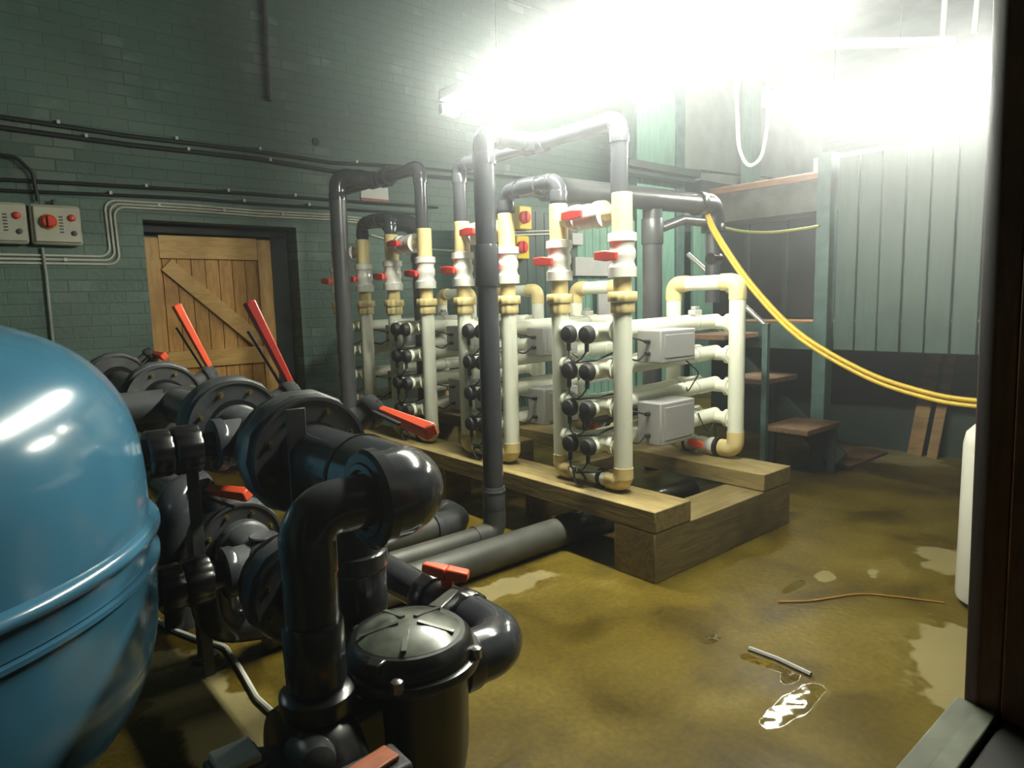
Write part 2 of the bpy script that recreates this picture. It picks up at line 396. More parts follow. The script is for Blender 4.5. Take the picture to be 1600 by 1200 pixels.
# wooden door in its deep recess
dr = bpy.data.objects.new('door_1', None); C.objects.link(dr); dr.location = (2.3, 7.48, 0); ORG['door_1'] = V(2.3, 7.48, 0)
struct(dr, 'ledged and braced pine door set in a deep recess of the green wall', 'door')
DY = 7.47
for i in range(9):
    x0 = 1.62 + i*.137
    g = G(); g.box(x0+.002, x0+.134, DY+.035, DY+.06, .06, 2.28); g.build('door_plank', 'pine', dr, bevel=.004)
g = G(); g.box(1.60, 1.73, DY, DY+.034, .05, 2.32); g.build('door_stile', 'pine3', dr, bevel=.004)
g = G(); g.box(2.71, 2.86, DY, DY+.034, .05, 2.34); g.build('door_stile', 'pine3', dr, bevel=.004)
for z0, z1 in ((2.12, 2.35), (1.0, 1.18), (.06, .28)):
    g = G(); g.box(1.732, 2.708, DY, DY+.034, z0, z1); g.build('door_rail', 'pine2', dr, bevel=.004)
g = G(); g.bar((1.79, DY+.016, 2.06), (2.66, DY+.016, 1.24), .034, .15, up=(0, 0, 1)); g.build('door_brace', 'pine2', dr, bevel=.003)
g = G(); g.bar((1.79, DY+.016, .98), (2.66, DY+.016, .32), .034, .15, up=(0, 0, 1)); g.build('door_brace', 'pine2', dr, bevel=.003)
g = G(); g.box(1.555, 1.60, DY-.02, DY+.08, 0, 2.37); g.box(2.862, 3.045, DY-.0, DY+.1, 0, 2.37); g.box(1.555, 3.045, DY-.02, DY+.12, 2.37, 2.45); g.build('door_frame', 'darkgreen', dr, bevel=.004)

# ------------------------------------------------------------------ wall cables and switches
def cable(name, pts, r, m, label, cat='cable', bend=.05, clips=None, cm='wcable', group=None):
    if clips is None:
        o = G().tube(pts, r, bend, 8, 5).build(name, m); tag(o, label, cat, group); return o
    t = thing(name, tuple(pts[0]), label, cat, group)
    G().tube(pts, r, bend, 8, 5).build('cable_run', m, t)
    for (x, z) in clips:
        G().box(x-.012, x+.012, pts[0][1]-r-.006, YW-.001, z-.014, z+.016).build('cable_clip', cm, t)
    return t
def wl(l, y): return [(x, y, z) for x, z in l]
yb = YW-.028
cable('black_cable', wl([(-2.4, 3.24), (.54, 3.235), (1.5, 3.21), (2.66, 3.215), (3.5, 3.19), (4.5, 3.25), (6.5, 3.3), (8.8, 3.36)], yb), .02, 'bcable',
      'upper of the two thick black cables clipped high across the green brick wall', 'cable', clips=[(.95, 3.25), (1.9, 3.24), (2.7, 3.24), (3.8, 3.23)])
cable('black_cable', wl([(-2.4, 3.16), (.54, 3.15), (1.5, 3.13), (2.66, 3.14), (3.5, 3.10), (4.5, 3.16), (5.8, 3.2)], yb), .022, 'bcable',
      'lower of the two thick black cables clipped high across the green brick wall', 'cable', clips=[(1.15, 3.16), (2.0, 3.15), (2.8, 3.14)])
cable('black_cable', wl([(-2.4, 2.73), (.5, 2.725), (1.2, 2.746), (2.0, 2.765), (2.63, 2.779), (3.45, 2.783), (4.9, 2.8)], yb), .016, 'bcable',
      'black cable running above the wooden door, upper of the pair', 'cable', clips=[(1.6, 2.77), (2.35, 2.79), (3.05, 2.8)])
cable('black_cable', wl([(-2.4, 2.64), (.49, 2.636), (1.2, 2.661), (2.0, 2.685), (2.62, 2.681), (3.44, 2.692), (4.7, 2.7)], yb), .014, 'bcable',
      'black cable running above the wooden door, lower of the pair', 'cable', clips=[(1.3, 2.68), (2.5, 2.7), (3.2, 2.71)])
cable('looped_cable', [(-2.4, yb-.036, 2.93), (.45, yb-.036, 2.925), (.62, yb-.036, 2.91), (.72, yb-.036, 2.8), (.74, yb-.036, 2.56)], .016, 'bcable', 'black cable curving down into the top of the red knob switch box', 'cable', bend=.08)
for i, dz in enumerate((0, .035, .07)):
    pts = [(-2.4, 2.035+dz), (.7, 2.035+dz), (1.325-dz, 2.035+dz), (1.315-dz, 2.56+dz*.8), (1.99, 2.565+dz*.8), (2.62, 2.555+dz*.8), (3.42, 2.565+dz*.8), (3.85, 2.55+dz*.8)]
    cable('white_cable', wl(pts, YW-.014), .0105, 'wcable',
          ('lowest', 'middle', 'topmost')[i] + ' of the three white cables that step up the wall and run over the door', 'cable', bend=.09,
          clips=[(.9, 2.035+dz), (1.7, 2.57+dz*.8), (2.3, 2.56+dz*.8), (2.9, 2.56+dz*.8)] if i == 1 else None)
cable('drop_cable', wl([(.738, 2.17), (.744, 1.93), (.74, 1.43), (.75, .01)], YW-.035), .013, 'gcable', 'single pale cable dropping from the red knob switch box behind the tank')
cable('ceiling_conduit', wl([(2.87, 5.59), (2.835, 3.74)], YW-.03), .028, 'castiron', 'dark vertical conduit coming down the upper wall above the door', 'conduit')
cable('white_cable', [(3.95, YW-.014, 2.42), (4.6, YW-.014, 2.28), (5.3, YW-.014, 2.27)], .01, 'wcable', 'short white cable on the wall behind the second pipe rack', 'cable')
G().cyl((3.336, YW-.02, 3.40), (3.336, YW+.001, 3.40), .03, 12)
o = G().lathe([(.045, 0), (.04, .012), (0, .013)], (3.336, YW, 3.40), (0, -1, 0), 14).build('wall_plug', 'bcable'); tag(o, 'small round dark plug high on the wall above the far rack', 'plug')

def switch_box(x, label, knob=True):
    t = thing('switch_box', (x, YW, 2.19), label, 'switch')
    G().box(x-.185, x+.185, YW-.13, YW, 2.19, 2.53).build('box_body', 'switch', t, bevel=.025)
    G().box(x-.165, x+.175, YW-.15, YW-.13, 2.21, 2.51).build('box_lid', 'switch', t, bevel=.02)
    if knob:
        G().lathe([(.062, 0), (.066, .01), (.06, .02)], (x-.06, YW-.15, 2.38), (0, -1, 0), 24).build('knob_collar', 'yellow', t)
        G().lathe([(.055, 0), (.055, .03), (.045, .04)], (x-.06, YW-.17, 2.38), (0, -1, 0), 24).build('rotary_knob', 'red', t)
        G().box(x-.075, x-.045, YW-.235, YW-.205, 2.335, 2.425).build('knob_grip', 'red', t, bevel=.006)
    G().lathe([(.028, 0), (.03, .012), (.02, .03), (0, .034)], (x+.11, YW-.15, 2.42), (0, -1, 0), 20).build('indicator_lamp', 'red', t)
    G().lathe([(.022, 0), (.022, .012), (.015, .016)], (x+.12, YW-.15, 2.29), (0, -1, 0), 16).build('push_button', 'castiron', t)
    for k in range(6):
        G().box(x+.015, x+.045, YW-.154, YW-.15, 2.29+k*.026, 2.302+k*.026).build('scale_mark', 'castiron', t)
    G().lathe([(.022, 0), (.022, .04), (.014, .05)], (x, YW-.07, 2.53), (0, 0, 1), 12).build('cable_gland', 'castiron', t)
switch_box(.85, 'pale grey switch box with big red rotary knob and red lamp on the brick wall')
switch_box(.46, 'pale switch box cut by the left edge with a red indicator lamp', False)

def place_sign():
    t = thing('warning_sign', (4.03, YW, 2.80), 'small white card sign with a dull red lower stripe behind the far pipes', 'sign')
    G().box(3.85, 4.21, YW-.012, YW-.002, 2.84, 2.98).build('sign_card', 'sign', t)
    G().box(3.85, 4.21, YW-.014, YW-.003, 2.805, 2.84).build('sign_stripe', 'signred', t)
place_sign()

# ------------------------------------------------------------------ green board partition and column at the back
PY = 6.4
t = thing('board_partition', (7.2, PY+.05, 0), 'pale green vertical board partition behind the pipe racks under the grey pipe', 'partition')
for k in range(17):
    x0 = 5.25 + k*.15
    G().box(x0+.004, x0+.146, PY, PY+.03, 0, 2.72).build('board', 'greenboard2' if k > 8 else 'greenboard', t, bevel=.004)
G().box(5.2, 7.8, PY+.03, PY+.1, 2.62, 2.76).build('top_rail', 'greenpost', t)
t = thing('column', (8.4, PY, 0), 'tall pale green column standing between the racks and the tank platform', 'column')
G().box(7.85, 8.75, PY, PY+.25, 0, 5.59).build('column_face', 'greenboard2', t, bevel=.01)
G().box(8.75, 8.95, PY-.04, PY+.2, 0, 5.59).build('column_edge', 'greenpost', t, bevel=.01)
o = G().box(7.2, 8.84, PY-.4, PY-.05, 3.36, 3.46).box(7.2, 8.84, PY-.3, PY-.15, 3.30, 3.36).build('steel_beam', 'darkgreen', bevel=.005); tag(o, 'short dark steel beam end jutting out above the grey pipe', 'beam')
o = G().box(9.25, 10.1, PY, PY+.06, 0, 2.95).build('narrow_board', 'greenboard2', bevel=.005); tag(o, 'narrow pale green board upright right of the tall green column, behind the hose end', 'board')
o = G().box(9.3, 10.6, PY-.1, PY+.3, 3.22, 3.42).build('steel_beam', 'darkgreen', bevel=.005); tag(o, 'dark lintel block right of the tall green column', 'beam')
o = G().box(11.4, 11.75, PY+.3, PY+.5, 0, 5.59).build('column', 'greenboard2', bevel=.01); tag(o, 'narrow pale green column far back above the brown tank edge', 'column')
def isolator(x, z, label):
    t = thing('isolator_switch', (x, PY, z-.12), label, 'switch', None)
    G().box(x-.1, x+.1, PY-.1, PY-.001, z-.14, z+.14).build('isolator_case', 'yellow', t, bevel=.012)
    G().lathe([(.075, 0), (.075, .05), (.06, .06)], (x-.04, PY-.1, z), (0, -1, 0), 24).build('isolator_knob', 'red', t)
    G().box(x-.055, x-.025, PY-.19, PY-.16, z-.06, z+.06).build('knob_grip', 'red', t, bevel=.005)
isolator(5.60, 2.62, 'yellow isolator switch with red knob, the upper of two on the green boards')
isolator(5.55, 2.26, 'yellow isolator switch with red knob, the lower of two on the green boards')
for i in range(2):
    cable('white_cable', [(5.3, PY-.012, 2.40+i*.04), (6.2, PY-.012, 2.46+i*.04), (6.41, PY-.012, 2.44+i*.04)], .011, 'wcable', ('lower', 'upper')[i]+' white cable crossing the green boards between the yellow isolators', 'cable')
o = G().box(6.42, 6.62, PY-.09, PY-.001, 2.32, 2.48).build('socket_box', 'box', bevel=.01); tag(o, 'small grey socket box on the green boards left of the first bypass valve', 'socket')
t = thing('equipment_panel', (6.95, PY, 1.85), 'pale grey rectangular panel fixed to the green boards behind the nearest rack', 'panel')
G().box(6.5, 7.4, PY-.06, PY-.001, 1.92, 2.17).build('panel_plate', 'box', t, bevel=.006)
G().box(6.9, 7.2, PY-.1, PY-.06, 1.3, 1.86).build('panel_box', 'box', t, bevel=.01)

# ------------------------------------------------------------------ timber base
BX0, BX1 = 2.92, 3.26
def timber(name, dims, m, label, bev=.006):
    o = G().box(*dims).build(name, m, bevel=bev); return tag(o, label, 'timber')
timber('timber_beam', (BX0, BX1, 2.26, 6.75, .295, .418), 'timberY', 'long front timber beam carrying the front feet of all the pipe racks')
timber('timber_beam', (4.085, 4.44, 2.26, 6.75, .295, .412), 'timberY', 'long rear timber beam carrying the rear loops of the pipe racks')
timber('timber_cross_beam', (2.92, 4.44, 2.262, 2.56, 0, .292), 'timberX', 'deep timber sleeper on the floor across the near ends of both beams')
timber('timber_block', (2.95, 3.2, 4.35, 4.75, 0, .294), 'timberX', 'timber block under the front beam behind the first grey riser')
timber('timber_block', (2.95, 3.2, 6.2, 6.6, 0, .294), 'timberX', 'timber block under the far end of the front beam')
timber('timber_block', (4.12, 4.4, 6.2, 6.6, 0, .294), 'timberX', 'timber block under the far end of the rear beam')
timber('timber_joist', (3.265, 4.08, 3.55, 3.75, 0, .34), 'timberX', 'timber joist standing between the beams behind the nearest rack')
timber('timber_joist', (3.265, 4.08, 4.55, 4.75, 0, .34), 'timberX', 'timber joist standing between the beams behind the second rack')

# ------------------------------------------------------------------ pipe racks
RX, RZ = 3.1, .418
LV = [.992, .762, .527, .292]
def ball_valve(g, p0, p1, r=.07):
    p0, p1 = Vector(p0), Vector(p1); L = (p1-p0).length
    g.lathe([(r*.8, 0), (r*1.12, .0), (r*1.14, L*.22), (r*1.02, L*.24), (r*.92, L*.36), (r*1.05, L*.45), (r*1.05, L*.58), (r*.92, L*.68), (r*1.02, L*.78), (r*1.14, L*.8), (r*1.12, L*.98), (r*.8, L)], p0, p1-p0, 28)
    return g
def t_handle(par, c, stem, along, L=.17, mt='red'):
    c, stem, along = Vector(c), Vector(stem).normalized(), Vector(along).normalized()
    g = G(); g.cyl(c, c+stem*.075, .018, 12)
    e = c+stem*.085
    g.bar(e-along*L/2, e, .022, .046, up=stem.cross(along), w1=.03, h1=.062).bar(e, e+along*L/2, .03, .062, up=stem.cross(along), w1=.022, h1=.046)
    return g.build('valve_handle', mt, par, bevel=.006)
def make_rack(label):
    t = thing('filter_rack', (RX, 2.64, RZ), label, 'pipe rack', 'upright white pipe racks on the timber beams')
    X, Y0, Z = RX, 2.64, RZ
    def p(x, y, z): return V(X+x, Y0+y, Z+z)
    for k, y in enumerate((0, .53)):
        sg = 1 if k == 0 else -1
        G().elbow(p(0, y, .16), p(0, y, .068), p(0, y+sg*.11, .068), .058, .07, k=1.06).build('bottom_elbow', 'cream', t)
        G().cyl(p(0, y, .15), p(0, y, 1.10), .0575, 24).build('column_pipe', 'white', t)
        G().nut(p(0, y, 1.10), p(0, y, 1.165), .070, ribs=10, k=.06).nut(p(0, y, 1.167), p(0, y, 1.225), .084, ribs=12, k=.05).build('union_nut', 'cream', t)
        G().cyl(p(0, y, 1.225), p(0, y, 1.32), .055, 20).build('neck_pipe', 'cream', t)
        v = ball_valve(G(), p(0, y, 1.31), p(0, y, 1.57), .076).build('ball_valve', 'valve', t)
        t_handle(v, p(-.06, y-.0, 1.43), (-1, 0, 0), (0, 1, 0.06))
        G().cyl(p(0, y, 1.565), p(0, y, 1.795), .0605, 24, ch=.004).build('top_tee', 'cream', t)
    # bypass between the two tees
    for ya_, yb2 in ((.05, .15), (.38, .48)): G().cyl(p(0, ya_, 1.69), p(0, yb2, 1.69), .045, 20).build('bypass_stub', 'cream', t)
    v = ball_valve(G(), p(0, .13, 1.69), p(0, .40, 1.69), .072).build('bypass_valve', 'valve', t)
    t_handle(v, p(-.06, .27, 1.69), (-1, 0, 0), (0, 1, 0))
    G().cyl(p(0, .11, .068), p(0, .42, .068), .052, 20).build('bottom_pipe', 'white', t)
    G().cyl(p(0, .155, .068), p(0, .185, .068), .057, 20).bar(p(-.03, .17, .02), p(-.03, .17, -.0), .03, .05, up=(0, 1, 0)).build('pipe_clip', 'rubber', t)
    for i, z in enumerate(LV):
        G().cyl(p(0, .04, z), p(0, .49, z), .050, 20).lathe([(.066, 0), (.066, .03), (.052, .035)], p(0, .05, z), (0, 1, 0), 20).lathe([(.066, 0), (.066, .03), (.052, .035)], p(0, .48, z), (0, -1, 0), 20).build('cross_pipe', 'white', t)
        G().cyl(p(1.25, .04, z), p(1.25, .49, z), .046, 20).lathe([(.066, 0), (.066, .03), (.05, .035)], p(1.25, .05, z), (0, 1, 0), 20).build('cross_pipe', 'white', t)
        for y in (.20, .355):
            G().cyl(p(-.075, y, z-.02), p(1.30, y, z+.01), .0535, 24, ch=.004).build('lamp_chamber', 'white', t)
            cp = G().lathe([(.052, 0), (.058, .008), (.056, .035), (.046, .052), (.02, .058)], p(-.075, y, z-.02), (-1, 0, 0), 24)
            cp.cyl(p(-.10, y, z-.06), p(-.10, y, z-.125), .014, 10)
            cp.build('lamp_cap', 'rubber', t)
            # cable tie rings near the rear end
            G().lathe([(.057, 0), (.057, .02)], p(1.0, y, z+.006), (1, 0, 0), 20).build('clamp_band', 'valve', t)
    g = G()
    for i, z in enumerate(LV):
        nz = LV[i+1] if i < 3 else z-.22
        m_ = p(-.11, .30, z-.20)
        g.tube([p(-.10, .355, z-.12), p(-.115, .34, z-.16), m_, p(-.10, .31, nz+.05)], .006, .03, 6, 4)
        g.tube([p(-.10, .20, z-.12), p(-.12, .23, z-.17), m_], .006, .03, 6, 4)
        g.tube([m_, p(-.06, .16, z-.18), p(.05, .10, z-.13 - (.03 if i % 2 else 0)), p(.12, .14, z-.06)], .006, .03, 6, 4)
    g.tube([p(-.10, .33, .12), p(-.12, .30, .04), p(-.10, .26, .0), p(-.09, .22, .06), p(-.11, .28, .12)], .007, .03, 6, 4)
    g.build('lamp_wiring', 'rubber', t)
    # control boxes hung on the near chamber
    for z0, z1 in ((.78, .985), (.26, .53)):
        b = G().box(X+.25, X+.61, Y0-.09, Y0+.095, Z+z0, Z+z1).build('control_box', 'box', t, bevel=.008)
        G().box(X+.29, X+.58, Y0-.094, Y0-.089, Z+z0+.03, Z+z1-.03).build('box_lid', 'box', b, bevel=.002)
        for zz in (z0+.06, z1-.07):
            G().cyl(p(.25, 0, zz), p(.215, 0, zz), .013, 10).build('cable_gland', 'rubber', b)
        G().tube([p(.215, 0, z1-.07), p(.15, .0, z1-.05), p(.06, .06, z1-.03), p(.02, .1, z1+.0)], .006, .05, 6, 5).tube([p(.215, 0, z0+.06), p(.14, 0, z0+.02), p(.07, .04, z0+.05), p(.04, .07, z0+.14)], .006, .05, 6, 5).build('box_cable', 'rubber', t)
    # rear loop
    for k, y in enumerate((0, .55)):
        sg = 1 if k == 0 else -1
        G().cyl(p(1.25, y, .19), p(1.25, y, 1.17), .0575, 24).build('rear_column', 'white', t)
        G().elbow(p(1.25, y, 1.16), p(1.25, y, 1.285), p(1.25, y+sg*.13, 1.285), .058, .08, k=1.05).build('loop_elbow', 'cream', t)
        G().elbow(p(1.25, y, .20), p(1.25, y, .068), p(1.25, y+sg*.12, .068), .058, .07, k=1.05).build('bottom_elbow', 'cream', t)
    G().cyl(p(1.25, .12, 1.285), p(1.25, .43, 1.285), .054, 20).build('loop_pipe', 'white', t)
    v = ball_valve(G(), p(1.25, .14, .068), p(1.25, .41, .068), .058).build('drain_valve', 'valve', t)
    t_handle(v, p(1.20, .27, .09), (-1, -.2, .1), (0, 1, .15), .13, 'orange')
    for y in (.135, .40):
        G().cyl(p(1.25, y, .068), p(1.25, y+.025, .068), .070, 20).build('rubber_coupling', 'rubber', v)
    s = G().box(X+.98, X+1.07, Y0+.17, Y0+.23, Z+LV[0]+.065, Z+LV[0]+.10).build('flow_sensor', 'valve', t, bevel=.006)
    G().box(X+1.0, X+1.05, Y0+.18, Y0+.22, Z+LV[0]+.10, Z+LV[0]+.125).build('sensor_cap', 'box', s, bevel=.004)
    G().tube([p(.9, .2, LV[2]+.06), p(.86, .15, LV[2]+.02), p(.8, .1, LV[2]-.0), p(.82, .02, LV[2]+.14), p(.6, .0, LV[1]+.03)], .005, .04, 6, 4).build('sensor_wire', 'rubber', t)
    G().tube([p(1.0, .15, LV[3]+.06), p(.95, .08, LV[3]), p(1.0, .05, LV[3]-.09), p(1.1, .08, LV[3]+.02), p(1.15, .1, LV[3]-.15)], .005, .04, 6, 4).build('sensor_wire', 'rubber', t)
    return t
def copy_tree(o, parent=None):
    c = o.copy(); C.objects.link(c)
    if parent is not None: c.parent = parent
    ORG[c.name] = ORG[o.name]
    for ch in list(o.children): copy_tree(ch, c)
    return c
rack = make_rack('nearest upright rack of white pipes with red handles, beside the end of the timber beams')
labs = ['second upright rack of white pipes, directly behind the tall grey riser pipe',
        'third upright rack of white pipes, partly behind the red lever of the nearest big valve',
        'farthest upright rack of white pipes, close to the brick wall behind the distant grey riser']
for i in range(1, 4):
    r = copy_tree(rack); r.location = (RX, 2.64+1.055*i, RZ); r['label'] = labs[i-1]
# blue handled valve seen behind the nearest rack
t = thing('floor_valve', (4.15, 3.62, .0), 'grey pipe with a blue lever lying behind the nearest rack', 'valve')
G().cyl((4.1, 3.9, .62), (4.9, 3.9, .62), .075, 20).tube([(4.9, 3.9, .62), (5.0, 3.9, .62), (5.0, 3.9, 0.0)], .075, .09, 16).build('valve_pipe', 'grey', t)
G().bar((4.1, 3.78, .70), (4.42, 3.80, .82), .05, .03).build('blue_lever', 'blue', t, bevel=.006)

# ------------------------------------------------------------------ grey header pipework over the racks
def collar(g, p, d, r, L=.07, k=1.14): return g.lathe([(r*k*.97, 0), (r*k, .006), (r*k, L-.006), (r*k*.97, L)], p, d, 26)
def header(ya, yb_, z, riser, name, label, x=3.1):
    t = thing(name, (riser[0], riser[1], 0) if riser else (x, ya, 2.2), label, 'pipework')
    r = .052
    G().cyl((x, ya, 2.215), (x, ya, z-.1), r, 24).build('drop_pipe', 'grey', t)
    G().cyl((x, yb_, 2.215), (x, yb_, z-.1), r, 24).build('drop_pipe', 'grey', t)
    G().elbow((x, ya, z-.13), (x, ya, z), (x, ya+.13, z), r, .09).build('pipe_elbow', 'grey', t)
    G().elbow((x, yb_, z-.13), (x, yb_, z), (x, yb_-.13, z), r, .09).build('pipe_elbow', 'grey', t)
    G().cyl((x, ya+.12, z), (x, yb_-.12, z), r, 24).build('header_pipe', 'grey', t)
    return t
# first feed: riser in front of the racks
t = header(2.66, 4.235, 2.63, (2.67, 3.38), 'grey_pipework', 'tall dark grey riser pipe with header elbows feeding the nearest and second racks')
RY = 3.38
G().cyl((3.1, RY-.10, 2.63), (3.1, RY+.10, 2.63), .066, 24).cyl((3.1, RY, 2.63), (2.98, RY, 2.63), .066, 24).build('header_tee', 'grey', t)
G().cyl((2.98, RY, 2.63), (2.78, RY, 2.63), .056, 24).build('branch_pipe', 'grey', t)
G().elbow((2.82, RY, 2.63), (2.67, RY, 2.63), (2.67, RY, 2.45), .066, .10).build('pipe_elbow', 'grey', t)
G().cyl((2.67, RY, .20), (2.665, RY, 2.48), .0665, 28).build('riser_pipe', 'grey', t)
g = G(); collar(g, (2.667, RY, 1.70), (0, 0, 1), .0665, .26, 1.16).build('pipe_coupling', 'grey', t)
g = G(); collar(g, (2.668, RY, .36), (0, 0, 1), .0665, .02, 1.2); collar(g, (2.668, RY, .20), (0, 0, 1), .0665, .20, 1.12).build('pipe_coupling', 'greylt', t)
G().tube([(2.669, RY, .24), (2.669, RY, .085), (2.50, RY, .085)], .076, .09, 24).build('base_elbow', 'dusty', t)
G().cyl((.98, RY, .085), (2.52, RY, .085), .070, 24).build('floor_pipe', 'dusty', t)
# second feed
RY2 = 5.48
t = header(4.775, 6.335, 2.71, (2.72, RY2), 'grey_pipework', 'distant grey riser pipe and header feeding the third and farthest racks')
G().cyl((3.1, RY2-.10, 2.71), (3.1, RY2+.10, 2.71), .068, 24).cyl((3.1, RY2, 2.71), (2.98, RY2, 2.71), .066, 24).build('header_tee', 'grey', t)
G().nut((3.1, RY2-.22, 2.71), (3.1, RY2-.10, 2.71), .08, ribs=10).build('union_nut', 'black', t)
G().elbow((2.96, RY2, 2.71), (2.71, RY2, 2.71), (2.71, RY2, 2.5), .066, .11).build('pipe_elbow', 'grey', t)
G().cyl((2.71, RY2, .2), (2.71, RY2, 2.53), .072, 28).build('riser_pipe', 'greylt', t)
G().tube([(2.71, RY2, .24), (2.71, RY2, .085), (2.55, RY2, .085)], .082, .09, 20).build('base_elbow', 'dusty', t)
G().cyl((1.2, RY2, .085), (2.56, RY2, .085), .072, 20).build('floor_pipe', 'dusty', t)
# outlet headers between the racks with the big pipe going back
t = header(3.17, 3.695, 2.36, None, 'grey_pipework', 'low dark header joining the nearest two racks, with a thick pipe going back')
OY = 3.43
G().cyl((3.1, OY-.08, 2.36), (3.1, OY+.08, 2.36), .066, 24).cyl((3.1, OY, 2.36), (3.24, OY, 2.36), .066, 24).build('header_tee', 'grey', t)
G().cyl((3.22, OY, 2.36), (5.02, OY, 2.39), .086, 28).build('return_pipe', 'greylt', t)
G().elbow((4.98, OY, 2.39), (5.24, OY, 2.395), (5.24, OY, 2.16), .092, .12).build('end_elbow', 'black', t)
G().cyl((5.24, OY, 1.55), (5.24, OY, 2.2), .062, 22).build('end_pipe', 'greylt', t)
G().cyl((5.17, OY-.02, 1.93), (5.3, OY-.02, 1.93), .05, 16).build('small_valve', 'black', t)
G().tube([(4.42, OY+.02, 2.30), (4.42, OY+.02, 1.2), (4.42, OY+.02, .45)], .078, 0, 24).build('return_drop_pipe', 'greylt', t)
g = G(); collar(g, (4.42, OY+.02, 2.03), (0, 0, 1), .078, .2, 1.12).build('pipe_coupling', 'greylt', t)
G().tube([(4.50, OY, 2.16), (4.78, OY, 2.24), (5.1, OY, 2.24)], .04, .08, 14).build('link_pipe', 'greylt', t)
t = header(5.285, 5.80, 2.36, None, 'grey_pipework', 'dark elbow header over the third and farthest racks with a curved branch')
G().cyl((3.1, 5.46, 2.36), (3.1, 5.62, 2.36), .066, 24).cyl((3.1, 5.54, 2.36), (3.22, 5.54, 2.36), .066, 24).build('header_tee', 'grey', t)
G().elbow((3.2, 5.54, 2.36), (3.56, 5.54, 2.36), (3.56, 5.54, 2.0), .08, .17).build('branch_elbow', 'grey', t)
G().cyl((3.56, 5.54, .45), (3.56, 5.54, 2.05), .078, 20).build('branch_drop_pipe', 'greylt', t)

# floor pipes running along the floor towards the racks
t = thing('floor_pipe', (2.3, 3.06, 0), 'long thick dark grey pipe lying on the wet floor, nearest of the floor pipes', 'pipe')
G().cyl((1.02, 3.06, .098), (3.78, 3.06, .098), .095, 28, ch=.004).build('pipe_run', 'dusty', t)
g = G(); collar(g, (2.98, 3.06, .104), (1, 0, 0), .095, .16, 1.08).build('pipe_collar', 'grey', t)
t = thing('floor_pipe', (2.0, 3.67, 0), 'dusty grey floor pipe ending in an elbow, farthest of the floor pipes', 'pipe')
G().cyl((1.1, 3.69, .105), (2.45, 3.69, .105), .088, 26).build('pipe_run', 'dusty', t)
G().elbow((2.38, 3.69, .105), (2.62, 3.69, .105), (2.62, 3.90, .105), .09, .11).build('end_elbow', 'greylt', t)
t = thing('floor_pipe', (4.0, 2.95, 0), 'black pipe end lying between the two beams behind the sleeper', 'pipe')
G().cyl((3.42, 2.83, .20), (4.07, 2.83, .20), .085, 24, ch=.005).build('pipe_run', 'black', t)

# ------------------------------------------------------------------ blue tank
TX, TY = -.465, 2.717
t = thing('filter_tank', (TX, TY, 0), 'large glossy blue filter tank with a raised belt, at the left edge', 'tank')
prof = []
for k in range(0, 27):
    a = PI/2*(1-k/26); prof.append((.97*max(0, math.cos(a))**(2/3.2), .92+.70*math.sin(a)**(2/3.2)))
prof += [(.985, .915), (1.0, .90), (1.0, .885), (.985, .872)]
up = prof
G().lathe(up + [(.96, .872)], (TX, TY, 0), (0, 0, 1), 96).build('tank_dome', 'tank', t, angle=60)
G().lathe([(.95, .873), (.972, .87), (.972, .80), (.95, .797)], (TX, TY, 0), (0, 0, 1), 96).build('tank_belt', 'tank', t, angle=60)
lo = [(.96, .796), (.992, .796), (.992, .782)]
for k in range(0, 27):
    a = PI/2*k/26; lo.append((.975*max(0, math.cos(a))**(2/3.2), .78-.70*math.sin(a)**(2/3.2)))
G().lathe(lo, (TX, TY, 0), (0, 0, 1), 96).build('tank_base_shell', 'tank', t, angle=60)
G().lathe([(.5, 0), (.5, .11)], (TX, TY, 0), (0, 0, 1), 48).build('tank_foot', 'black', t)

